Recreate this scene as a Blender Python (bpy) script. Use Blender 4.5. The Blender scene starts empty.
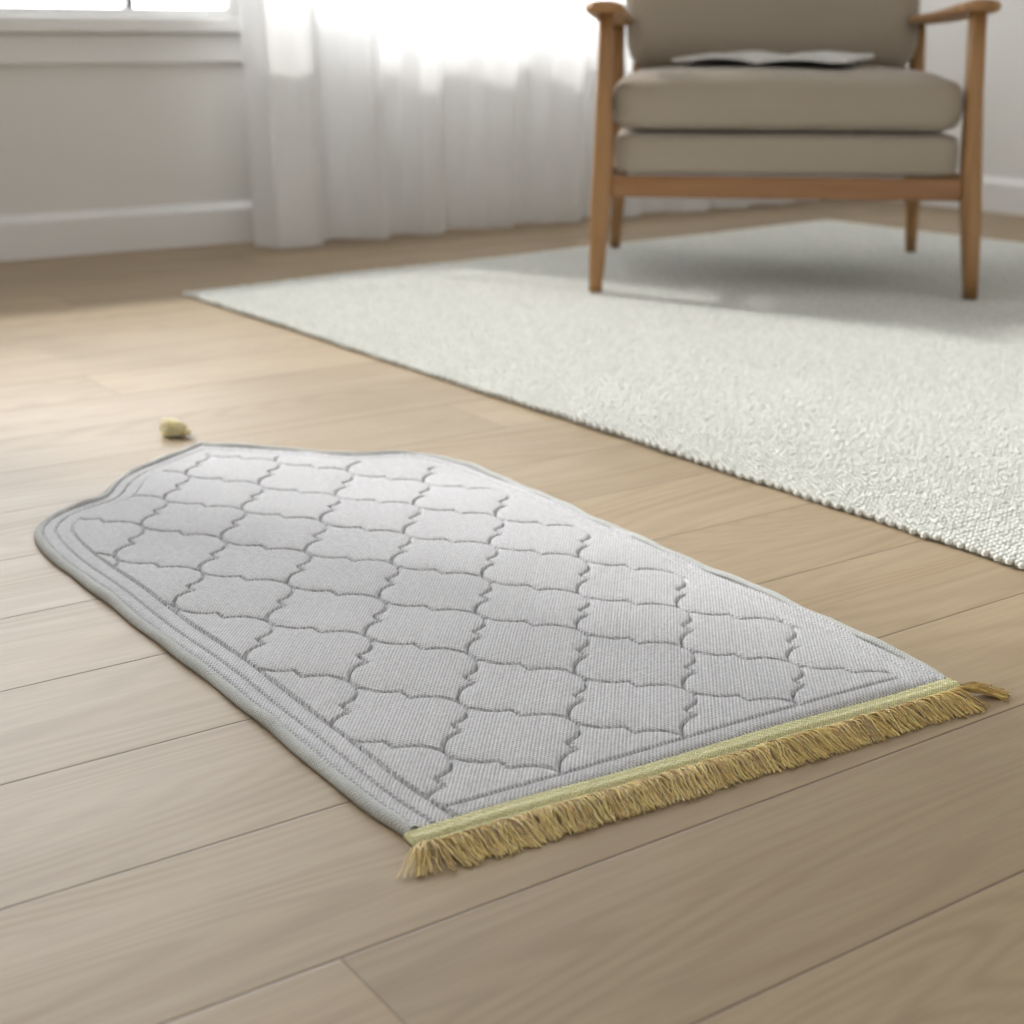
import bpy, bmesh, math, random
import numpy as np
from mathutils import Vector, Matrix
random.seed(7); rng = np.random.default_rng(7)
R = math.radians
scene = bpy.context.scene
C = scene.collection

# ---------------------------------------------------------------- camera
cd = bpy.data.cameras.new('camera'); cam = bpy.data.objects.new('camera', cd); C.objects.link(cam)
cam.location = (0, 0, .5); cam.rotation_euler = (R(90 - 17.571), 0, R(-34.3))
cd.sensor_width = 36; cd.lens = 52.73; cd.clip_start = .02
cd.dof.use_dof = True; cd.dof.focus_distance = 1.20; cd.dof.aperture_fstop = 6.5
scene.camera = cam
# ---------------------------------------------------------------- sky
w = bpy.data.worlds.new('sky'); scene.world = w; w.use_nodes = True
nt = w.node_tree; nt.nodes.clear()
wo = nt.nodes.new('ShaderNodeOutputWorld'); wb = nt.nodes.new('ShaderNodeBackground')
wt = nt.nodes.new('ShaderNodeTexCoord'); ws = nt.nodes.new('ShaderNodeSeparateXYZ'); wr = nt.nodes.new('ShaderNodeValToRGB')
nt.links.new(wt.outputs['Generated'], ws.inputs[0]); nt.links.new(ws.outputs['Y'], wr.inputs[0])
wr.color_ramp.elements[0].position = 0.0; wr.color_ramp.elements[0].color = (.075, .073, .07, 1)
wr.color_ramp.elements[1].position = .25; wr.color_ramp.elements[1].color = (.96, .98, 1, 1)
nt.links.new(wr.outputs[0], wb.inputs[0]); wb.inputs[1].default_value = 7.0
nt.links.new(wb.outputs[0], wo.inputs[0])
# ---------------------------------------------------------------- sun
sd = bpy.data.lights.new('sun', 'SUN'); sun = bpy.data.objects.new('sun', sd); C.objects.link(sun)
sd.energy = 5.4; sd.angle = R(6); sd.color = (1, .975, .94)
sun.rotation_euler = Vector((.30, -.77, -.61)).to_track_quat('-Z', 'Y').to_euler()
# sky portals set in the two window openings
for k, (x0, x1, z0, z1) in enumerate(((-.22, 1.68, .55, 2.38), (1.77, 3.50, .515, 2.2))):
    pl = bpy.data.lights.new('window_portal', 'AREA'); pl.shape = 'RECTANGLE'; pl.size = x1 - x0; pl.size_y = z1 - z0
    pl.cycles.is_portal = True
    po = bpy.data.objects.new('window_portal', pl); C.objects.link(po)
    po.location = ((x0 + x1) / 2, 3.74, (z0 + z1) / 2); po.rotation_euler = (R(-90), 0, 0)
vs = scene.view_settings
vs.view_transform = 'Standard'; vs.look = 'None'; vs.gamma = 1; vs.use_curve_mapping = False
vs.exposure = 0.66

# ---------------------------------------------------------------- materials
def mat(name, col=(.8, .8, .8), rough=.6, **kw):
    m = bpy.data.materials.new(name); m.use_nodes = True
    b = m.node_tree.nodes['Principled BSDF']
    b.inputs['Base Color'].default_value = (*col, 1); b.inputs['Roughness'].default_value = rough
    for k, v in kw.items():
        b.inputs[k.replace('_', ' ')].default_value = v
    return m
def N(m, t, **kw):
    n = m.node_tree.nodes.new(t)
    for k, v in kw.items(): setattr(n, k, v)
    return n
def L(m, a, b): m.node_tree.links.new(a, b)
def math_(m, op, a, b=None, c=None):
    n = N(m, 'ShaderNodeMath', operation=op)
    for i, v in enumerate((a, b, c)):
        if v is None: continue
        if isinstance(v, (int, float)): n.inputs[i].default_value = v
        else: L(m, v, n.inputs[i])
    return n.outputs[0]
def bump(m, h, strength, dist):
    b = m.node_tree.nodes['Principled BSDF']
    n = N(m, 'ShaderNodeBump'); n.inputs['Strength'].default_value = strength; n.inputs['Distance'].default_value = dist
    L(m, h, n.inputs['Height']); L(m, n.outputs[0], b.inputs['Normal'])
def xyz(m):
    t = N(m, 'ShaderNodeTexCoord'); s = N(m, 'ShaderNodeSeparateXYZ'); L(m, t.outputs['Object'], s.inputs[0]); return t.outputs['Object'], s
def ramp(m, v, stops):
    n = N(m, 'ShaderNodeValToRGB'); e = n.color_ramp.elements
    while len(e) < len(stops): e.new(.5)
    for i, (p, c) in enumerate(stops): e[i].position = p; e[i].color = (*c, 1)
    L(m, v, n.inputs[0]); return n.outputs[0]
def mixc(m, f, a, b, typ='MIX'):
    n = N(m, 'ShaderNodeMix', data_type='RGBA', blend_type=typ)
    for i, v in ((0, f), (6, a), (7, b)):
        if isinstance(v, (int, float)): n.inputs[i].default_value = v
        elif isinstance(v, tuple): n.inputs[i].default_value = (*v, 1)
        else: L(m, v, n.inputs[i])
    return n.outputs[2]
def noise(m, vec, scale, detail=3, rough=.5, dist=0.0):
    n = N(m, 'ShaderNodeTexNoise'); n.inputs['Scale'].default_value = scale; n.inputs['Detail'].default_value = detail
    n.inputs['Roughness'].default_value = rough; n.inputs['Distortion'].default_value = dist
    L(m, vec, n.inputs['Vector']); return n.outputs['Fac']

# oak plank floor: seams along X, boards .159 wide
PW = .15892; PY0 = 1.29993 - 40 * PW
def floor_mat():
    m = mat('oak_floor', (.4, .3, .2), .42)
    b = m.node_tree.nodes['Principled BSDF']; b.inputs['Specular IOR Level'].default_value = .30
    co, s = xyz(m)
    v = math_(m, 'DIVIDE', math_(m, 'SUBTRACT', s.outputs['Y'], PY0), PW)
    row = math_(m, 'FLOOR', v); fr = math_(m, 'FRACT', v)
    wn = N(m, 'ShaderNodeTexWhiteNoise', noise_dimensions='1D'); L(m, row, wn.inputs['W'])
    # board ends
    off = math_(m, 'MULTIPLY_ADD', math_(m, 'SUBTRACT', row, 35.0), .92, -.335)
    xo = math_(m, 'ADD', s.outputs['X'], off)
    ub = math_(m, 'DIVIDE', xo, 2.4); ufr = math_(m, 'FRACT', ub); uix = math_(m, 'FLOOR', ub)
    wn2 = N(m, 'ShaderNodeTexWhiteNoise', noise_dimensions='2D')
    cv = N(m, 'ShaderNodeCombineXYZ'); L(m, row, cv.inputs[0]); L(m, uix, cv.inputs[1]); L(m, cv.outputs[0], wn2.inputs['Vector'])
    rnd = wn2.outputs['Value']
    # grain coordinates, stretched along the board and shifted per board
    g = N(m, 'ShaderNodeCombineXYZ')
    L(m, math_(m, 'ADD', math_(m, 'MULTIPLY', s.outputs['X'], .62), math_(m, 'MULTIPLY', rnd, 31.0)), g.inputs[0])
    L(m, math_(m, 'MULTIPLY', s.outputs['Y'], 5.0), g.inputs[1]); L(m, math_(m, 'MULTIPLY', rnd, 17.0), g.inputs[2])
    n1 = noise(m, g.outputs[0], 1.15, 1.5, .45, .25)
    rings = math_(m, 'SINE', math_(m, 'MULTIPLY', n1, 230.0))
    rings = math_(m, 'MULTIPLY_ADD', rings, .5, .5)
    n2 = noise(m, g.outputs[0], 3.0, 3, .6)
    g2 = N(m, 'ShaderNodeCombineXYZ')
    L(m, math_(m, 'MULTIPLY', s.outputs['X'], 14.0), g2.inputs[0]); L(m, math_(m, 'MULTIPLY', s.outputs['Y'], 260.0), g2.inputs[1]); L(m, rnd, g2.inputs[2])
    fine = noise(m, g2.outputs[0], 1.0, 3, .6)
    t = math_(m, 'MULTIPLY', math_(m, 'POWER', rings, 1.6), math_(m, 'MULTIPLY_ADD', n2, 1.2, -.25))
    c = mixc(m, n2, (.40, .315, .205), (.35, .265, .165))
    c = mixc(m, math_(m, 'MULTIPLY', t, .75), c, (.235, .165, .10))
    c = mixc(m, math_(m, 'MULTIPLY', math_(m, 'SUBTRACT', fine, .40), 1.3), c, (.28, .205, .135))
    hs = N(m, 'ShaderNodeHueSaturation'); L(m, c, hs.inputs['Color']); L(m, math_(m, 'MULTIPLY_ADD', rnd, .16, .93), hs.inputs['Value'])
    # seams
    d = math_(m, 'MULTIPLY', math_(m, 'SUBTRACT', .5, math_(m, 'ABSOLUTE', math_(m, 'SUBTRACT', fr, .5))), PW)
    de = math_(m, 'MULTIPLY', math_(m, 'SUBTRACT', .5, math_(m, 'ABSOLUTE', math_(m, 'SUBTRACT', ufr, .5))), 2.4)
    seam = math_(m, 'LESS_THAN', d, .0009); seam2 = math_(m, 'MULTIPLY', math_(m, 'LESS_THAN', de, .0007), .7)
    sm = math_(m, 'MAXIMUM', seam, seam2)
    L(m, mixc(m, math_(m, 'MULTIPLY', sm, .8), hs.outputs[0], (.10, .07, .045)), b.inputs['Base Color'])
    L(m, math_(m, 'MULTIPLY_ADD', n2, .12, .44), b.inputs['Roughness'])
    groove = math_(m, 'MINIMUM', math_(m, 'MULTIPLY', math_(m, 'MINIMUM', d, de), 500.0), 1.0)
    h = math_(m, 'ADD', math_(m, 'MULTIPLY', groove, 1.0), math_(m, 'MULTIPLY', fine, .22))
    bump(m, h, .5, .0008)
    return m
def fabric_mat(name, col, pitch, depth, sheen=.5, rough=.85, jit=.25, ky=1.0):
    m = mat(name, col, rough); b = m.node_tree.nodes['Principled BSDF']
    b.inputs['Sheen Weight'].default_value = sheen; b.inputs['Sheen Roughness'].default_value = .35
    b.inputs['Specular IOR Level'].default_value = .25
    co, s = xyz(m)
    k = 2 * math.pi / pitch
    nz = noise(m, co, 1 / (pitch * 6), 2)
    a = math_(m, 'SINE', math_(m, 'ADD', math_(m, 'MULTIPLY', s.outputs['X'], k), math_(m, 'MULTIPLY', nz, 3.0)))
    c_ = math_(m, 'SINE', math_(m, 'ADD', math_(m, 'MULTIPLY', s.outputs['Y'], k * ky), math_(m, 'MULTIPLY', nz, 2.0)))
    h = math_(m, 'MULTIPLY_ADD', math_(m, 'MULTIPLY', a, c_), .5, .5)
    h = math_(m, 'ADD', math_(m, 'MULTIPLY', h, .85), math_(m, 'MULTIPLY', math_(m, 'SUBTRACT', noise(m, co, .8 / pitch, 2), .35), .6))
    bump(m, h, 1.0, depth)
    cc = mixc(m, math_(m, 'MULTIPLY', h, 1.0), tuple(x * (1 - jit) for x in col), tuple(min(1, x * (1 + jit)) for x in col))
    L(m, cc, b.inputs['Base Color'])
    return m
def wood_mat(name, c1, c2, rough=.45):
    m = mat(name, c1, rough); b = m.node_tree.nodes['Principled BSDF']
    co, s = xyz(m)
    g = N(m, 'ShaderNodeMapping'); g.inputs['Scale'].default_value = (30, 30, 3); L(m, co, g.inputs[0])
    n = noise(m, g.outputs[0], 1.5, 4, .6, .4)
    L(m, ramp(m, n, ((.3, c2), (.7, c1))), b.inputs['Base Color']); bump(m, n, .2, .001)
    return m
def thread_mat(name, c1, c2):
    m = mat(name, c1, .5); b = m.node_tree.nodes['Principled BSDF']
    b.inputs['Sheen Weight'].default_value = .4; b.inputs['Specular IOR Level'].default_value = .4
    gi = N(m, 'ShaderNodeNewGeometry')
    L(m, ramp(m, gi.outputs['Random Per Island'], ((0, c2), (.6, c1), (1, tuple(min(1, x * 1.25) for x in c1)))), b.inputs['Base Color'])
    return m
M = {}
M['floor'] = floor_mat()
def plaster(name, col, r=.7):
    m = mat(name, col, r); co, s = xyz(m); bump(m, noise(m, co, 60, 3), .08, .002); return m
M['wall'] = plaster('wall_paint', (.78, .765, .735)); M['trim'] = plaster('trim_paint', (.84, .835, .82), .4)
M['ceiling'] = plaster('ceiling_paint', (.8, .8, .8))
M['mat'] = fabric_mat('grey_quilted_fabric', (.56, .56, .575), .0034, .0007, .2, .8, .46, .72)
M['binding'] = fabric_mat('grey_binding_fabric', (.56, .57, .55), .0030, .0008, .5, .85, .3)
M['band'] = fabric_mat('pale_gold_woven_band', (.93, .80, .40), .0024, .001, .2, .6, .40)
M['fringe'] = thread_mat('gold_thread', (.96, .71, .27), (.43, .26, .065))
M['tuft'] = thread_mat('pale_gold_thread', (.98, .92, .60), (.80, .64, .26))
M['rug'] = mat('cream_wool', (.72, .725, .69), .95, Sheen_Weight=.3)
gi_ = N(M['rug'], 'ShaderNodeNewGeometry')
L(M['rug'], ramp(M['rug'], gi_.outputs['Random Per Island'], ((0, (.68, .69, .645)), (1, (.82, .83, .785)))), M['rug'].node_tree.nodes['Principled BSDF'].inputs['Base Color'])
M['backing'] = mat('gap_shade_rug_backing', (.36, .34, .29), .95)  # backing coloured dark to paint in the shade between the wool loops
M['oak'] = wood_mat('oiled_oak', (.43, .235, .095), (.30, .15, .055))
def rail_mat(name, c1, c2):
    m = mat(name, c1, .45); b = m.node_tree.nodes['Principled BSDF']; co, s = xyz(m)
    g = N(m, 'ShaderNodeMapping'); g.inputs['Scale'].default_value = (3, 30, 30); L(m, co, g.inputs[0])
    n = noise(m, g.outputs[0], 1.5, 4, .6, .4); L(m, ramp(m, n, ((.3, c2), (.7, c1))), b.inputs['Base Color']); return m
M['rail'] = rail_mat('oiled_oak_lengthwise', (.38, .19, .075), (.28, .13, .05))
M['uphol'] = fabric_mat('greige_upholstery', (.41, .355, .28), .003, .0005, .3, .9, .08)
M['page'] = mat('magazine_paper', (.80, .80, .79), .35); M['cover'] = mat('dark_magazine_cover', (.05, .05, .055), .35)
def page_mat():
    m = mat('printed_magazine_page', (.8, .8, .79), .3); b = m.node_tree.nodes['Principled BSDF']
    co, s = xyz(m)
    g = N(m, 'ShaderNodeTexVoronoi', feature='F1', distance='CHEBYCHEV'); g.inputs['Scale'].default_value = 9; L(m, co, g.inputs['Vector'])
    L(m, mixc(m, math_(m, 'LESS_THAN', g.outputs['Distance'], .33), (.78, .78, .77), (.42, .43, .43)), b.inputs['Base Color']); return m
M['print'] = page_mat()
def sheer():
    m = bpy.data.materials.new('sheer_curtain'); m.use_nodes = True; nt = m.node_tree; nt.nodes.clear()
    o = nt.nodes.new('ShaderNodeOutputMaterial'); tr = nt.nodes.new('ShaderNodeBsdfTransparent'); tl = nt.nodes.new('ShaderNodeBsdfTranslucent')
    df = nt.nodes.new('ShaderNodeBsdfDiffuse'); m1 = nt.nodes.new('ShaderNodeMixShader'); m2 = nt.nodes.new('ShaderNodeMixShader')
    for n in (tl, df): n.inputs[0].default_value = (.97, .97, .97, 1)
    m1.inputs[0].default_value = .5; nt.links.new(tl.outputs[0], m1.inputs[1]); nt.links.new(df.outputs[0], m1.inputs[2])
    # thin weave: seen edge-on the cloth is denser
    lw = nt.nodes.new('ShaderNodeLayerWeight'); lw.inputs[0].default_value = .35
    mr = nt.nodes.new('ShaderNodeMapRange'); mr.inputs[1].default_value = 0; mr.inputs[2].default_value = 1; mr.inputs[3].default_value = .84; mr.inputs[4].default_value = .98
    nt.links.new(lw.outputs['Facing'], mr.inputs[0]); nt.links.new(mr.outputs[0], m2.inputs[0])
    nt.links.new(tr.outputs[0], m2.inputs[1]); nt.links.new(m1.outputs[0], m2.inputs[2]); nt.links.new(m2.outputs[0], o.inputs[0]); return m
M['sheer'] = sheer()
def glass():
    m = bpy.data.materials.new('window_glass'); m.use_nodes = True; nt = m.node_tree; nt.nodes.clear()
    o = nt.nodes.new('ShaderNodeOutputMaterial'); tr = nt.nodes.new('ShaderNodeBsdfTransparent'); gl = nt.nodes.new('ShaderNodeBsdfGlossy')
    gl.inputs['Roughness'].default_value = .02; f = nt.nodes.new('ShaderNodeFresnel'); mx = nt.nodes.new('ShaderNodeMixShader')
    nt.links.new(f.outputs[0], mx.inputs[0]); nt.links.new(tr.outputs[0], mx.inputs[1]); nt.links.new(gl.outputs[0], mx.inputs[2]); nt.links.new(mx.outputs[0], o.inputs[0]); return m
M['glass'] = glass()
M['metal'] = mat('dark_window_metal', (.12, .12, .12), .4)

# ---------------------------------------------------------------- helpers
def tag(o, label=None, cat=None, group=None, kind=None):
    for k, v in (('label', label), ('category', cat), ('group', group), ('kind', kind)):
        if v: o[k] = v
    return o
def raw(name, verts, faces, material, parent=None, smooth=True):
    me = bpy.data.meshes.new(name)
    verts = np.asarray(verts, dtype=np.float32)
    if isinstance(faces, np.ndarray):
        k = faces.shape[1]; n = len(faces)
        me.vertices.add(len(verts)); me.vertices.foreach_set('co', verts.ravel())
        me.loops.add(n * k); me.loops.foreach_set('vertex_index', faces.astype(np.int32).ravel())
        me.polygons.add(n); me.polygons.foreach_set('loop_start', np.arange(0, n * k, k, dtype=np.int32))
        me.update(calc_edges=True); me.validate()
    else:
        me.from_pydata([tuple(map(float, v)) for v in verts], [], faces)
    if smooth: me.polygons.foreach_set('use_smooth', [True] * len(me.polygons))
    me.materials.append(material); me.update()
    o = bpy.data.objects.new(name, me); C.objects.link(o)
    if parent: o.parent = parent
    return o
def from_bm(name, bm, material, parent=None, smooth=True):
    bmesh.ops.recalc_face_normals(bm, faces=bm.faces)
    me = bpy.data.meshes.new(name); bm.to_mesh(me); bm.free()
    if smooth: me.polygons.foreach_set('use_smooth', [True] * len(me.polygons))
    me.materials.append(material)
    o = bpy.data.objects.new(name, me); C.objects.link(o)
    if parent: o.parent = parent
    return o
def box(bm, x0, x1, y0, y1, z0, z1):
    vs_ = [bm.verts.new((x, y, z)) for z in (z0, z1) for y in (y0, y1) for x in (x0, x1)]
    for f in ((0, 1, 3, 2), (4, 6, 7, 5), (0, 4, 5, 1), (2, 3, 7, 6), (0, 2, 6, 4), (1, 5, 7, 3)):
        bm.faces.new([vs_[i] for i in f])
def bevel(bm, r, seg=3):
    bmesh.ops.bevel(bm, geom=bm.edges[:], offset=r, segments=seg, profile=.5, affect='EDGES')
def struct(name, boxes, material, bev=0, parent=None):
    bm = bmesh.new()
    for b in boxes: box(bm, *b)
    if bev: bevel(bm, bev, 2)
    o = from_bm(name, bm, material, parent, smooth=False)
    if parent is None: o['kind'] = 'structure'
    return o
def empty(name, loc, rz=0):
    o = bpy.data.objects.new(name, None); C.objects.link(o); o.location = loc; o.rotation_euler = (0, 0, rz); o.empty_display_size = .1
    return o
def loft(name, rings, material, parent=None, cap=True, smooth=True, bev=0):
    """rings: list of closed rings (same vertex count)"""
    bm = bmesh.new(); vr = [[bm.verts.new(p) for p in r] for r in rings]
    n = len(rings[0])
    for a, b in zip(vr, vr[1:]):
        for i in range(n): bm.faces.new((a[i], a[(i + 1) % n], b[(i + 1) % n], b[i]))
    if cap: bm.faces.new(vr[0][::-1]); bm.faces.new(vr[-1])
    return from_bm(name, bm, material, parent, smooth)

# ---------------------------------------------------------------- structure
XL, XR, YB, YW, H = -1.8, 3.77, -2.2, 3.60, 2.5
struct('floor', [(XL - .1, XR + .1, YB, YW + .15, -.05, 0)], M['floor'])
struct('ceiling', [(XL - .1, XR + .1, YB, YW + .15, H, H + .05)], M['ceiling'])
struct('wall_right', [(XR, XR + .1, YB, YW, 0, H)], M['wall'])
struct('wall_left', [(XL - .1, XL, YB, YW, 0, H)], M['wall'])
W1 = (-.19, 1.68, .545, 2.38); W2 = (1.77, 3.50, .515, 2.2)
struct('wall_back', [(XL - .1, W1[0], YW, YW + .15, 0, H), (W1[1], W2[0], YW, YW + .15, 0, H), (W2[1], XR + .1, YW, YW + .15, 0, H),
    (W1[0], W1[1], YW, YW + .15, 0, W1[2]), (W1[0], W1[1], YW, YW + .15, W1[3], H),
    (W2[0], W2[1], YW, YW + .15, 0, W2[2]), (W2[0], W2[1], YW, YW + .15, W2[3], H)], M['wall'])
def baseboard(name, along_x, a, b, at):
    prof = [(0, 0), (.018, 0), (.018, .082), (.015, .090), (.009, .096), (.006, .103), (0, .103)]
    rings = []
    for t in (a, b):
        rings.append([((t, at - d, z) if along_x else (at - d, t, z)) for d, z in prof])
    o = loft(name, rings, M['trim'], None, smooth=False); o['kind'] = 'structure'
baseboard('baseboard_back', True, XL, XR - .018, YW - .0005)
baseboard('baseboard_right', False, YB, YW - .0185, XR - .0005)
def window(name, W, sill, bars):
    x0, x1, z0, z1 = W; e = .002
    root = empty(name, ((x0 + x1) / 2, YW, z0)); root['kind'] = 'structure'
    inv = Matrix.Translation(-root.location)
    def add(o): o.matrix_parent_inverse = inv; return o
    f = .045; y0, y1 = YW + .05, YW + .10
    fr = [(x0 + e, x1 - e, y0, y1, z0 + e, z0 + .022), (x0 + e, x1 - e, y0, y1, z1 - f, z1 - e), (x0 + e, x0 + f, y0, y1, z0 + .022, z1 - f), (x1 - f, x1 - e, y0, y1, z0 + .022, z1 - f)]
    add(struct('window_frame', fr, M['trim'], .003, root))
    for bx in bars:
        add(struct('glazing_bar', [(bx - .008, bx + .008, y0 + .005, y1 - .005, z0 + .022, z1 - f)], M['metal'], .002, root))
    add(struct('pane', [(x0 + f, x1 - f, y0 + .022, y0 + .026, z0 + .022, z1 - f)], M['glass'], 0, root))
    if sill:
        add(struct('sill', [(x0 - .08, x1 - .01, YW - .055, YW + .06, .508, z0 + e)], M['trim'], .008, root))
        add(struct('sill_apron', [(x0 - .05, x1 - .02, YW - .022, YW - .0005, .440, .507)], M['trim'], .004, root))
    return root
window('window_1', W1, True, [.35, 1.385])
window('window_2', W2, False, [2.7])

# ---------------------------------------------------------------- sheer curtain
def curtain():
    pts = [(1.572, .02), (1.60, .13), (1.675, .155), (1.725, .12), (1.76, .02), (1.80, .0), (1.85, .055), (1.905, .105), (1.945, .08), (1.965, .015), (2.02, .02),
           (2.06, .085), (2.10, .10), (2.135, .06), (2.15, .01), (2.22, .01), (2.27, .06), (2.325, .085), (2.355, .05), (2.372, .0), (2.42, .0), (2.47, .06), (2.535, .09), (2.575, .05), (2.60, .0),
           (2.66, .0), (2.72, .07), (2.78, .06), (2.81, .0), (2.88, .0), (2.95, .07), (3.02, .075), (3.06, .01), (3.10, .0), (3.15, .06), (3.2, .065), (3.235, .01), (3.30, .0), (3.34, .06), (3.42, .05), (3.46, 0), (3.52, .05), (3.58, .01)]
    xs = np.array([p[0] for p in pts]); ds = np.array([p[1] for p in pts])
    X = np.linspace(xs[0], xs[-1], 620); i = np.clip(np.searchsorted(xs, X) - 1, 0, len(xs) - 2)
    t = (X - xs[i]) / (xs[i + 1] - xs[i]); t = t * t * (3 - 2 * t); D = ds[i] * (1 - t) + ds[i + 1] * t
    Z = np.concatenate([[.006, .012, .02], np.linspace(.06, 2.488, 40)])
    V = []
    for z in Z:
        k = 1 - .25 * z / 2.5
        V.append(np.stack([X + .012 * np.sin(z * 2.1 + X * 5), 3.475 - (D * .75 + .005) * k - .006 * np.sin(X * 40 + z * 3) * k, np.full_like(X, z)], 1))
    V = np.concatenate(V); n = len(X)
    a = (np.arange(len(Z) - 1)[:, None] * n + np.arange(n - 1)[None]).ravel()
    F = np.stack([a, a + 1, a + n + 1, a + n], 1)
    o = raw('curtain', V, F, M['sheer'])
    o.modifiers.new('thickness', 'SOLIDIFY').thickness = .0008
    tag(o, 'floor-length sheer white curtain in soft folds hanging in front of the window', 'curtain')
curtain()

# ---------------------------------------------------------------- cream looped rug
RA, RB, RC, RD = (1.158, 2.875), (3.15, 3.03), (3.31, .50), (1.202, .45)
def rug():
    root = empty('rug', (2.2, 1.7, 0))
    P = np.array([RA, RB, RC, RD])
    def uv(u, v):  # u 0..1 across from left edge, v 0..1 from back to front
        u = np.asarray(u)[..., None]; v = np.asarray(v)[..., None]
        return (P[0] * (1 - u) + P[1] * u) * (1 - v) + (P[3] * (1 - u) + P[2] * u) * v
    U, Vv = np.meshgrid(np.linspace(.002, .998, 60), np.linspace(.002, .998, 60)); G = uv(U, Vv).reshape(-1, 2)
    nb = len(G); a = (np.arange(59)[:, None] * 60 + np.arange(59)[None]).ravel()
    F = np.stack([a, a + 60, a + 61, a + 1], 1)
    V = np.concatenate([G, np.full((nb, 1), .0045)], 1)
    ring = [*range(60), *[60 * k + 59 for k in range(1, 60)], *[3540 + k for k in range(58, -1, -1)], *[60 * k for k in range(58, 0, -1)]]
    low = V[ring].copy(); low[:, 2] = .0003; idx = np.array(ring); m = len(ring)
    F = np.concatenate([F, np.stack([idx, np.roll(idx, -1), nb + np.roll(np.arange(m), -1), nb + np.arange(m)], 1)])
    V = np.concatenate([V, low]) - [2.2, 1.7, 0]
    raw('woven_backing', V, F, M['backing'], root, smooth=False)
    # wool loops
    p = .0076
    wid = 2.03; hei = 2.42
    nu = int(wid / p); nv = int(hei / p)
    I, J = np.meshgrid(np.arange(nu), np.arange(nv)); I = I.ravel(); J = J.ravel()
    u = (I + .5 * (J % 2)) / nu; v = J / nv
    c = uv(u, v) + rng.normal(0, .0004, (len(u), 2)) + np.stack([.0015 * np.sin(J * .35) + .001 * np.sin(J * .11 + 1), 0 * J], 1)
    r = .0040 * (1 + rng.normal(0, .07, len(u)))
    zc = .0062 + rng.normal(0, .0004, len(u)) + .0012 * np.sin(c[:, 0] * 9) * np.sin(c[:, 1] * 7)
    zc = np.minimum(zc, .0122 - r)
    a = np.arange(6) / 6 * 2 * math.pi
    unit = [(math.cos(t) * .82, math.sin(t) * .82, -.55) for t in a] + [(math.cos(t + .5), math.sin(t + .5), .15) for t in a] + [(math.cos(t) * .6, math.sin(t) * .6, .78) for t in a] + [(0, 0, 1.0)]
    unit = np.array(unit)
    ang = rng.uniform(0, 6.28, len(u)); ca, sa = np.cos(ang), np.sin(ang)
    V = np.empty((len(u), 19, 3), np.float32)
    V[..., 0] = c[:, None, 0] + r[:, None] * (unit[:, 0] * ca[:, None] - unit[:, 1] * sa[:, None]) * 1.0
    V[..., 1] = c[:, None, 1] + r[:, None] * (unit[:, 0] * sa[:, None] + unit[:, 1] * ca[:, None])
    V[..., 2] = np.maximum(zc[:, None] + r[:, None] * unit[:, 2], .0004)
    f = []
    for q in range(2):
        for k in range(6): f += [(q * 6 + k, q * 6 + (k + 1) % 6, q * 6 + 6 + (k + 1) % 6), (q * 6 + k, q * 6 + 6 + (k + 1) % 6, q * 6 + 6 + k)]
    for k in range(6): f.append((12 + k, 12 + (k + 1) % 6, 18))
    f = np.array(f); Fa = (np.arange(len(u))[:, None, None] * 19 + f[None]).reshape(-1, 3)
    V = V.reshape(-1, 3) - np.array([2.2, 1.7, 0], np.float32)
    tag(raw('wool_loops', V, Fa, M['rug'], root), kind='stuff')
    tag(root, 'large cream looped wool rug lying on the oak floor under the armchair', 'rug')
rug()

# ---------------------------------------------------------------- quilted grey prayer mat
MO = (.67476, .73937); MA = R(-4.066)
OUT = [(-.240, .000), (-.249, .055), (-.252, .085), (-.255, .133), (-.261, .224), (-.270, .326), (-.281, .425), (-.291, .542), (-.303, .649), (-.306, .715),
       (-.302, .752), (-.286, .787), (-.262, .815), (-.234, .831), (-.212, .840), (-.199, .855), (-.185, .883), (-.169, .907), (-.145, .933), (-.108, .962), (-.070, .989), (-.033, 1.016),
       (-.006, .990), (.024, .964), (.052, .937), (.078, .910), (.100, .880), (.125, .862), (.165, .851), (.194, .826), (.212, .779), (.222, .723), (.226, .656), (.229, .618), (.231, .560), (.235, .433), (.239, .345),
       (.247, .247), (.250, .170), (.251, .085), (.250, .040), (.244, .000)]
def resample(pts, step, corners):
    out = []
    P = np.array(pts); n = len(P)
    segs = [0] + sorted(corners) + [n - 1]
    for a, b in zip(segs, segs[1:]):
        Q = P[a:b + 1]
        if len(Q) > 2:      # smooth between corners
            for _ in range(3):
                R_ = [Q[0]]
                for i in range(len(Q) - 1): R_ += [Q[i] * .75 + Q[i + 1] * .25, Q[i] * .25 + Q[i + 1] * .75]
                Q = np.array(R_ + [Q[-1]])
        l = np.concatenate([[0], np.cumsum(np.hypot(*np.diff(Q, axis=0).T))]); m = max(2, int(l[-1] / step))
        t = np.linspace(0, l[-1], m + 1); S = np.stack([np.interp(t, l, Q[:, 0]), np.interp(t, l, Q[:, 1])], 1)
        out += list(S if not out else S[1:])
    return np.array(out)
SIDE = resample(OUT, .003, [21])
def dist_poly(X, Y, P):
    """distance from each point to the open polyline P"""
    best = np.full(X.shape, 9.)
    for a, b in zip(P, P[1:]):
        d = b - a; l2 = d @ d
        t = np.clip(((X - a[0]) * d[0] + (Y - a[1]) * d[1]) / l2, 0, 1)
        best = np.minimum(best, (X - a[0] - t * d[0]) ** 2 + (Y - a[1] - t * d[1]) ** 2)
    return np.sqrt(best)
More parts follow.
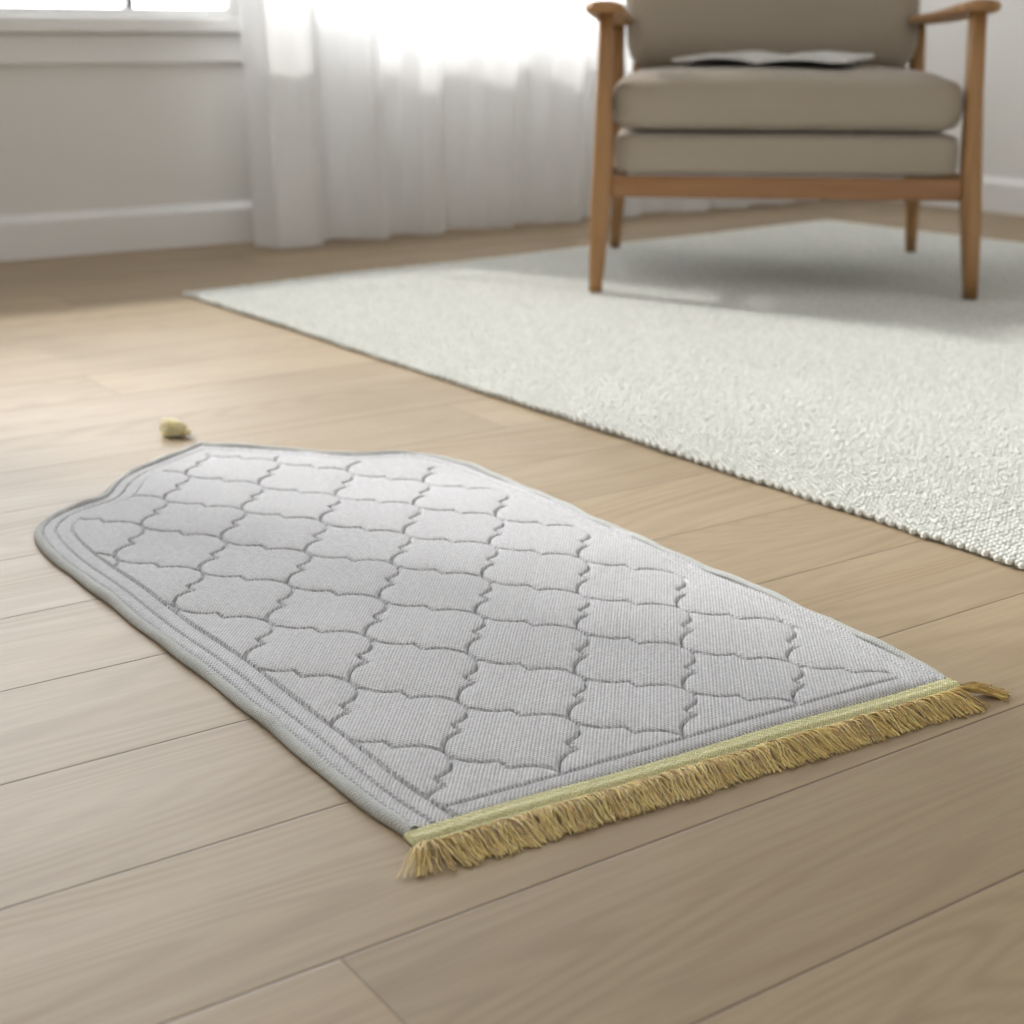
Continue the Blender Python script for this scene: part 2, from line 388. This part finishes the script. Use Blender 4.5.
def inside(X, Y, P):
    r = np.zeros(X.shape, bool)
    for a, b in zip(P, np.roll(P, -1, 0)):
        c = (a[1] > Y) != (b[1] > Y)
        with np.errstate(divide='ignore', invalid='ignore'):
            r ^= c & (X < (b[0] - a[0]) * (Y - a[1]) / (b[1] - a[1]) + a[0])
    return r
EDGE = np.array([(0, 0), (.0012, .008), (.0045, .0155), (.0085, .0215), (.0135, .0258), (.020, .0293), (.0285, .0315), (.0280, .0375), (.0285, .0465), (.0360, .0492), (.0415, .0525), (.0465, .0575), (.0505, .0640), (.0530, .0710), (.054, .0785)])
def mat_height(X, Y, ds):
    # quilting
    yy = np.interp(Y, [-.06, .0175, .084, .154, .231, .310, .390, .469, .548, .630, .710, .794, .877, .96, 1.04], [-1, 0, 1, 2, 3, 4, 5, 6, 7, 8, 9, 10, 11, 12, 13])
    xx = (X + .002 + .0033 * yy) / (.0538 + .00025 * yy)
    cx = np.floor(xx); cy = np.floor(yy); fx = xx - cx; fy = yy - cy
    even = ((cx + cy) % 2) == 0
    # sites where column+row is even: fold so that the site is at (0,0) and (1,1)
    fx = np.where(even, fx, 1 - fx)
    px, py = fx * .054, fy * .0785
    # flip vertically on alternate rows keeps the mirrored ogee
    px2, py2 = px, py
    dq = dist_poly(px2, py2, EDGE)
    inner = (ds > .037) & (Y > .0175)
    q = .0044 * np.exp(-(dq / .0012) ** 2) + .0016 * np.exp(-dq / .006)
    h = .0080 - np.where(inner, q, 0)
    for g0, g1 in ((.0065, .0205), (.0205, .0370)):      # flat channels between the stitched border lines
        t = np.clip((ds - g0) / (g1 - g0), 0, 1)
        h -= np.where((ds > g0) & (ds < g1), .0022 - .0012 * np.sin(np.pi * t) ** .5 + .0010 * t, 0)
    h -= .0022 * np.exp(-((ds - .0198) / .0009) ** 2) + .0024 * np.exp(-((ds - .0363) / .0009) ** 2)
    m = ds > .037
    h -= np.where(m, .0034 * np.exp(-((Y - .0175) / .0015) ** 2), 0)
    h -= .0020 * np.exp(-((ds - .0066) / .0012) ** 2)
    # drape of the whole cloth, and the roll-off towards the edges
    h += .0010 * np.sin(Y * 13 + 1) * np.sin(X * 11) + .0008 * np.sin(Y * 31 + X * 9)
    e = np.minimum(ds, np.maximum(Y, 0) * 1.3)
    h -= .0045 * np.exp(-(e / .0035))
    return h
def prayer_mat():
    root = empty('prayer_mat', (MO[0], MO[1], 0), MA)
    s = .0009
    gx = np.arange(-.312, .258, s); gy = np.arange(-.0008, 1.02, s)
    X, Y = np.meshgrid(gx, gy)
    ds = dist_poly(X, Y, SIDE); ins = inside(X, Y, SIDE)
    sd = np.where(ins, ds, -ds)
    keep = (sd > -.6 * s) & (Y > -.5 * s) | (ins)
    # pull rim vertices onto the outline
    hX, hY = X.copy(), Y.copy()
    near = keep & (sd < .5 * s)
    ii = np.argwhere(near)
    for r_, c_ in ii:
        p = np.array([X[r_, c_], Y[r_, c_]])
        k = np.argmin(((SIDE - p) ** 2).sum(1)); lo = max(0, k - 1); best = None
        for a, b in zip(SIDE[lo:k + 1], SIDE[lo + 1:k + 2]):
            d = b - a; t = np.clip((p - a) @ d / (d @ d), 0, 1); q = a + d * t; dd = ((q - p) ** 2).sum()
            if best is None or dd < best[0]: best = (dd, q)
        hX[r_, c_], hY[r_, c_] = best[1]
    Z = mat_height(hX, hY, dist_poly(hX, hY, SIDE))
    nx = len(gx); idx = -np.ones(X.shape, int); idx[keep] = np.arange(keep.sum())
    V = np.stack([hX[keep], hY[keep], Z[keep]], 1)
    q = keep[:-1, :-1] & keep[1:, :-1] & keep[:-1, 1:] & keep[1:, 1:]
    F = np.stack([idx[:-1, :-1][q], idx[:-1, 1:][q], idx[1:, 1:][q], idx[1:, :-1][q]], 1)
    # skirt and underside
    e = np.concatenate([F[:, [0, 1]], F[:, [1, 2]], F[:, [2, 3]], F[:, [3, 0]]])
    key = np.sort(e, 1); kk = key[:, 0].astype(np.int64) * len(V) + key[:, 1]
    un, inv_, cnt = np.unique(kk, return_inverse=True, return_counts=True)
    be = e[cnt[inv_] == 1]
    bv = np.unique(be); remap = {v: len(V) + i for i, v in enumerate(bv)}
    low = V[bv].copy(); low[:, 2] = .0025; cen = np.array([[0, .45, .0025]])
    V2 = np.concatenate([V, low, cen])
    sk = np.array([(b, a, remap[a], remap[b]) for a, b in be])
    o = raw('quilted_panel', V2, np.concatenate([F, sk]), M['mat'], root)
    # rolled binding that follows the arched edge
    P = SIDE; n = len(P)
    T = np.gradient(P, axis=0); T /= np.hypot(T[:, 0], T[:, 1])[:, None]; Nn = np.stack([T[:, 1], -T[:, 0]], 1)
    # SIDE runs clockwise seen from above, inside is to the right
    prof = [(-.0022, .0006), (-.0030, .0030), (-.0022, .0058), (.0002, .0078), (.0030, .0083), (.0055, .0070), (.0064, .0052), (.004, .0030), (.001, .0008)]
    acc = np.concatenate([[0], np.cumsum(np.hypot(*np.diff(P, axis=0).T))])
    V = []
    for i in range(n):
        lift = .0008 * math.sin(acc[i] * 38) + .0005 * math.sin(acc[i] * 95 + 1)
        wv = .0006 * math.sin(acc[i] * 60 + 2)
        for d, z in prof:
            q_ = P[i] + Nn[i] * (d + wv)
            V.append((q_[0], q_[1], max(.0004, z + lift * (z > .001))))
    k = len(prof); F = []
    for i in range(n - 1):
        for j in range(k): F.append((i * k + j, (i + 1) * k + j, (i + 1) * k + (j + 1) % k, i * k + (j + 1) % k))
    raw('edge_binding', V, np.array(F), M['binding'], root)
    # pale gold woven band along the straight end
    xs = np.linspace(-.2435, .2445, 330); prof = [(.0028, .0030), (.0004, .0058), (-.0014, .0074), (-.004, .0070), (-.0062, .0064), (-.0075, .0073), (-.0105, .0076), (-.0135, .0068), (-.0148, .0052), (-.0162, .0060), (-.019, .0052), (-.0205, .0030), (-.0205, .0006), (.0035, .0006)]
    V = []
    for x in xs:
        for j, (y, z) in enumerate(prof):
            V.append((x, y + .0012 * math.sin(x * 27), z + (.0004 * math.sin(x * 2600 + j * 2) if .001 < z and j < 12 else 0)))
    k = len(prof); F = [(i * k + j, i * k + (j + 1) % k, (i + 1) * k + (j + 1) % k, (i + 1) * k + j) for i in range(len(xs) - 1) for j in range(k)]
    F += [tuple(range(k))[::-1]] ; F += [tuple((len(xs) - 1) * k + j for j in range(k))]
    tag(raw('woven_band', V, F, M['band'], root), 'pale gold woven band')
    # fringe of gold threads
    V = []; F = []
    n = 1900; rr = np.random.default_rng(3)
    def thread(p0, d, ln, r, hump, curl):
        base = len(V); st = 7
        side = np.array([-d[1], d[0]]); ph = rr.uniform(0, 6.28)
        for i in range(st):
            t = i / (st - 1)
            q_ = p0 + d * ln * t + side * (curl * math.sin(t * 3 + ph) - curl * math.sin(ph)) * .5 + side * .0005 * math.sin(t * 22 + ph)
            z = (.0050 + hump * math.sin(min(1, t * 1.25) * math.pi)) * (1 - t ** 2.2) + (.0006 + abs(hump) * .3) * t
            z = max(z, r + .0002)
            for a in (0, 2.09, 4.19):
                V.append((q_[0] + side[0] * r * math.cos(a), q_[1] + side[1] * r * math.cos(a), z + r * math.sin(a)))
            if i:
                b0 = base + (i - 1) * 3
                for j in range(3): F.append((b0 + j, b0 + (j + 1) % 3, b0 + 3 + (j + 1) % 3, b0 + 3 + j))
    tz = 0
    for i in range(n):
        x = -.2445 + .488 * (i + rr.uniform(0, 1)) / n
        clump = math.floor((x + .25) / .0085); cr = random.Random(clump); ccx = -.25 + (clump + .5) * .0085
        lean = cr.uniform(-.10, .10) + (ccx - x) * 9 + rr.normal(0, .15) + .10 * math.sin(x * 23)
        if x > .02: lean += .12 + 1.6 * max(0, x - .10)
        if x > .228: lean += .75; stretch = .007
        else: stretch = 0
        if x < -.236: lean -= .55
        elif x < -.215: lean += .10
        if abs(x - .052) < .006: lean += -.2 if x < .052 else .15
        ln = .0315 + cr.uniform(-.003, .002) + rr.uniform(-.004, .003) + stretch
        d = np.array([math.sin(lean), -math.cos(lean)])
        thread(np.array([x, -.0175 + rr.uniform(0, .0015)]), d, ln, rr.uniform(.00038, .00066), cr.uniform(.0005, .0035) + rr.uniform(-.0025, .004), rr.uniform(-.0045, .0045))
    tag(raw('fringe', V, np.array(F), M['fringe'], root), 'gold thread fringe', kind='stuff')
    tag(root, 'small grey quilted prayer mat with pointed arch end and gold fringe on the floor', 'prayer mat')
prayer_mat()

# ---------------------------------------------------------------- loose tassel past the tip
def tassel():
    ca, sa = math.cos(MA), math.sin(MA)
    x, y = -.040, 1.086
    root = empty('tassel', (MO[0] + x * ca - y * sa, MO[1] + x * sa + y * ca, 0), R(-55))
    rr = np.random.default_rng(11)
    V = []; F = []
    def tube(pts, r):
        b = len(V)
        for i, p in enumerate(pts):
            for a in (0, 1.57, 3.14, 4.71): V.append((p[0], p[1] + r * math.cos(a), p[2] + r * math.sin(a)))
            if i:
                for j in range(4): F.append((b + (i - 1) * 4 + j, b + (i - 1) * 4 + (j + 1) % 4, b + i * 4 + (j + 1) % 4, b + i * 4 + j))
    for k in range(240):
        a = rr.uniform(0, 6.28); q = rr.uniform(0, 1) ** .5; r = .0007
        oy, oz = math.cos(a) * q, math.sin(a) * q
        pts = []
        for i in range(8):
            t = i / 7; sp = .0040 + .0095 * t ** .5
            z = .0105 + oz * sp - .001 * t
            pts.append((.013 - .026 * t * (1 + .12 * rr.normal() * (t > .9)) + .0012 * math.sin(t * 9 + k), oy * sp * 1.3 + .0015 * math.sin(t * 7 + k * 1.7), max(r + .0003, z)))
        tube(pts, r)
    raw('thread_skirt', V, np.array(F), M['tuft'], root)
    bm = bmesh.new(); bmesh.ops.create_uvsphere(bm, u_segments=20, v_segments=12, radius=.0052, matrix=Matrix.Translation((.0165, 0, .0075)) @ Matrix.Diagonal((1.15, 1, 1, 1)))
    for v in bm.verts:
        a = math.atan2(v.co.z - .0082, v.co.y); v.co.x += .0006 * math.sin(a * 9)
    from_bm('thread_head', bm, M['tuft'], root)
    bm = bmesh.new()
    rings = []
    for t in range(3):
        n = 20; ring0 = []
        for i in range(n):
            a = i / n * 6.283
            rings.append(Vector((.0125 - t * .0012, math.cos(a) * .0058, .0085 + math.sin(a) * .0058)))
    # wrapped neck: three stacked rings of thread
    for t in range(3):
        cx_ = .0135 - t * .0013; vr = []
        for i in range(20):
            a = i / 20 * 6.283; vv = []
            for j in range(6):
                b = j / 6 * 6.283; rad = .0060 + .0008 * math.cos(b)
                vv.append(bm.verts.new((cx_ + .0008 * math.sin(b), math.cos(a) * rad, .0086 + math.sin(a) * rad)))
            vr.append(vv)
        for i in range(20):
            for j in range(6): bm.faces.new((vr[i][j], vr[(i + 1) % 20][j], vr[(i + 1) % 20][(j + 1) % 6], vr[i][(j + 1) % 6]))
    from_bm('wrapped_neck', bm, M['fringe'], root)
    tag(root, 'little pale gold tassel lying on the floor beyond the pointed tip of the grey mat', 'tassel')
tassel()

# ---------------------------------------------------------------- armchair
def rrect(hw, hd, r=.3, n=4, cx=0, cy=0):
    """rounded rectangle ring, r as share of the smaller half size"""
    rad = min(hw, hd) * r; out = []
    for k, (sx, sy) in enumerate(((1, 1), (-1, 1), (-1, -1), (1, -1))):
        for i in range(n + 1):
            a = (k + i / n) * math.pi / 2
            out.append((cx + sx * (hw - rad) + rad * math.cos(a), cy + sy * (hd - rad) + rad * math.sin(a)))
    return out
def leg_loft(name, stations, root):
    """stations: (x, y, z, half width, half depth)"""
    rings = [[(px, py, z) for px, py in rrect(hw, hd, .55, 4, x, y)] for x, y, z, hw, hd in stations]
    return loft(name, rings, M['oak'], root)
def cushion(name, hw, hd, z0, z1, root, crown=.012, r=.03, puff=.008, tilt=None, mat_=None, ycen=0):
    bm = bmesh.new(); nx, ny, nz = 26, 22, 8
    box(bm, -1, 1, -1, 1, -1, 1)
    bmesh.ops.subdivide_edges(bm, edges=bm.edges[:], cuts=17, use_grid_fill=True)
    h = (z1 - z0) / 2
    for v in bm.verts:
        x, y, z = v.co
        # rounded box
        px, py, pz = x * hw, y * hd, z * h
        ix = max(-hw + r, min(hw - r, px)); iy = max(-hd + r, min(hd - r, py)); iz = max(-h + min(r, h * .95), min(h - min(r, h * .95), pz))
        d = Vector((px - ix, py - iy, pz - iz)); n_ = d.length
        if n_ > 1e-6: d = d / n_ * min(r, max(abs(px - ix), abs(py - iy), abs(pz - iz)))
        q = Vector((ix, iy, iz)) + d
        e = (1 - (q.x / hw) ** 2) * (1 - (q.y / hd) ** 2)
        q.z += (crown if z > 0 else 0) * max(0, e) ** .6 * (1 if pz > 0 else 0)
        if abs(z) < 1: 
            b = puff * (1 - (pz / h) ** 2)
            if abs(x) > .99: q.x += math.copysign(b, x)
            if abs(y) > .99: q.y += math.copysign(b, y)
        v.co = Vector((q.x, q.y + ycen, q.z + (z0 + z1) / 2))
    if tilt: bmesh.ops.transform(bm, matrix=tilt, verts=bm.verts)
    return from_bm(name, bm, mat_ or M['uphol'], root)
CH = (2.1702, 2.2157); CA = R(-41.2)
def armchair():
    zf = 0
    root = empty('armchair', (CH[0] * .973, CH[1] * .973, .0128), CA); root.scale = (.973,) * 3
    for s in (-1, 1):
        lf = .016 if s < 0 else 0
        f = leg_loft('front_leg', [(s * .377, .0, zf, .0130, .0150), (s * .374, .0, .05, .0155, .018), (s * .366, .002, .18, .0200, .0225), (s * .362, .003, .24, .0195, .0235), (s * .358, .006, .40, .0155, .0245), (s * .355, .006, .5462, .0140, .0245)], root)
        leg_loft('rear_leg', [(s * .362, .694, zf, .0120, .0140), (s * .358, .680, .06, .0145, .017), (s * .347, .640, .20, .0175, .021), (s * .343 - lf * .6, .625, .30, .0175, .022), (s * .338 - lf, .610, .45, .0165, .020), (s * .335 - lf, .602, .5285, .0155, .019)], root)
        # curved armrest
        rings = []
        for t in np.linspace(0, 1, 22):
            y = -.045 + .70 * t
            x = s * (.357 - .030 * t ** 1.3) - lf * t; hw = .041 * (1 - .30 * t) * (1 if t > .06 else .72 + 4.6 * t) * (1 if t < .95 else .85); z = .5575 - .020 * t - .006 * math.sin(math.pi * t)
            if t == 0: hw = .022
            th = .0105
            ring = []
            for i in range(16):
                a = i / 16 * 6.283; ring.append((x + hw * math.copysign(abs(math.cos(a)) ** .4, math.cos(a)), y, z + th * math.copysign(abs(math.sin(a)) ** .7, math.sin(a))))
            rings.append(ring)
        loft('armrest', rings, M['oak'], root)
        bm = bmesh.new()
        vs8 = []
        for (y, xx) in ((.028, .362), (.618, .346)):
            for z in (.192, .234):
                for dx in (-.011, .011): vs8.append(bm.verts.new((s * xx + dx, y, z)))
        for fc in ((0, 1, 3, 2), (4, 6, 7, 5), (0, 4, 5, 1), (2, 3, 7, 6), (0, 2, 6, 4), (1, 5, 7, 3)): bm.faces.new([vs8[i] for i in fc])
        bevel(bm, .003, 2); from_bm('side_rail', bm, M['oak'], root)
    bm = bmesh.new(); box(bm, -.345, .345, -.009, .013, .192, .2345); bevel(bm, .004, 3); from_bm('front_rail', bm, M['rail'], root)
    bm = bmesh.new(); box(bm, -.327, .327, .622, .642, .192, .232); bevel(bm, .004, 3); from_bm('rear_rail', bm, M['rail'], root)
    cushion('seat_base', .334, .296, .2352, .3185, root, crown=0, r=.016, puff=.006, ycen=.292)
    seat = cushion('seat_cushion', .333, .285, .3205, .4240, root, crown=.023, r=.027, puff=.011, ycen=.285)
    # piping round the seat cushion
    T = Matrix.Translation((0, .562, .428)) @ Matrix.Rotation(R(-17), 4, 'X')
    bk = cushion('back_cushion', .325, .060, 0.0, .50, root, crown=.010, r=.055, puff=.012, tilt=T)
    # back frame behind the cushion
    def bar(x, w): return [(x - w, x + w)]
    for x in (-.27, -.135, 0, .135, .27):
        bm = bmesh.new(); box(bm, x - .011, x + .011, -.008, .008, .01, .46)
        bevel(bm, .003, 2)
        bmesh.ops.transform(bm, matrix=Matrix.Translation((0, .646, .43)) @ Matrix.Rotation(R(-17), 4, 'X'), verts=bm.verts)
        from_bm('back_slat', bm, M['oak'], root)
    for hw_, za, zb in ((.33, .45, .50), (.318, -.02, .02)):
        bm = bmesh.new(); box(bm, -hw_, hw_, -.012, .012, za, zb); bevel(bm, .005, 2)
        bmesh.ops.transform(bm, matrix=Matrix.Translation((0, .646, .43)) @ Matrix.Rotation(R(-17), 4, 'X'), verts=bm.verts)
        from_bm('back_rail', bm, M['oak'], root)
    # the frame is a touch out of square
    for ch in root.children:
        for v in ch.data.vertices: v.co.x += .003 - .020 * v.co.z - .018 * v.co.y
    tag(root, 'low armchair with oak frame and greige cushions standing on the cream rug', 'armchair')
armchair()

# ---------------------------------------------------------------- open magazine on the seat
def magazine():
    ca, sa = math.cos(CA), math.sin(CA)
    lx, ly = -.060, .110
    root = empty('magazine', (CH[0] * .973 + lx * ca - ly * sa, CH[1] * .973 + lx * sa + ly * ca, .4470), CA + R(-17))
    root.rotation_euler[0] = R(1.5)
    W_, D_ = .176, .27
    def leaf(name, sgn, th, arch, lift, material, wscale=1.0, back=False):
        n = 24; rings = []
        for i in range(n + 1):
            t = i / n; x = sgn * W_ * wscale * t
            z = lift + arch * math.sin(min(1, t * 1.25) * math.pi * .8) * (1 - t * .45) + .0008
            zt = z + th * (1 if t > .02 else .4)
            rings.append([(x, 0, z), (x, D_, z), (x, D_, zt), (x, 0, zt)])
        return loft(name, rings, material, root, smooth=False)
    for sgn in (-1, 1):
        leaf('cover', sgn, .0009, .0015, 0.0, M['cover'], 1.01)
        leaf('page_block', sgn, .0085 if sgn > 0 else .0060, .010 if sgn > 0 else .013, .0012, M['page'])
        leaf('printed_page', sgn, .0003, .010 if sgn > 0 else .013, .0099 if sgn > 0 else .0074, M['print'], .985)
    tag(root, 'open magazine with white pages and dark cover lying on the armchair seat', 'magazine')
magazine()
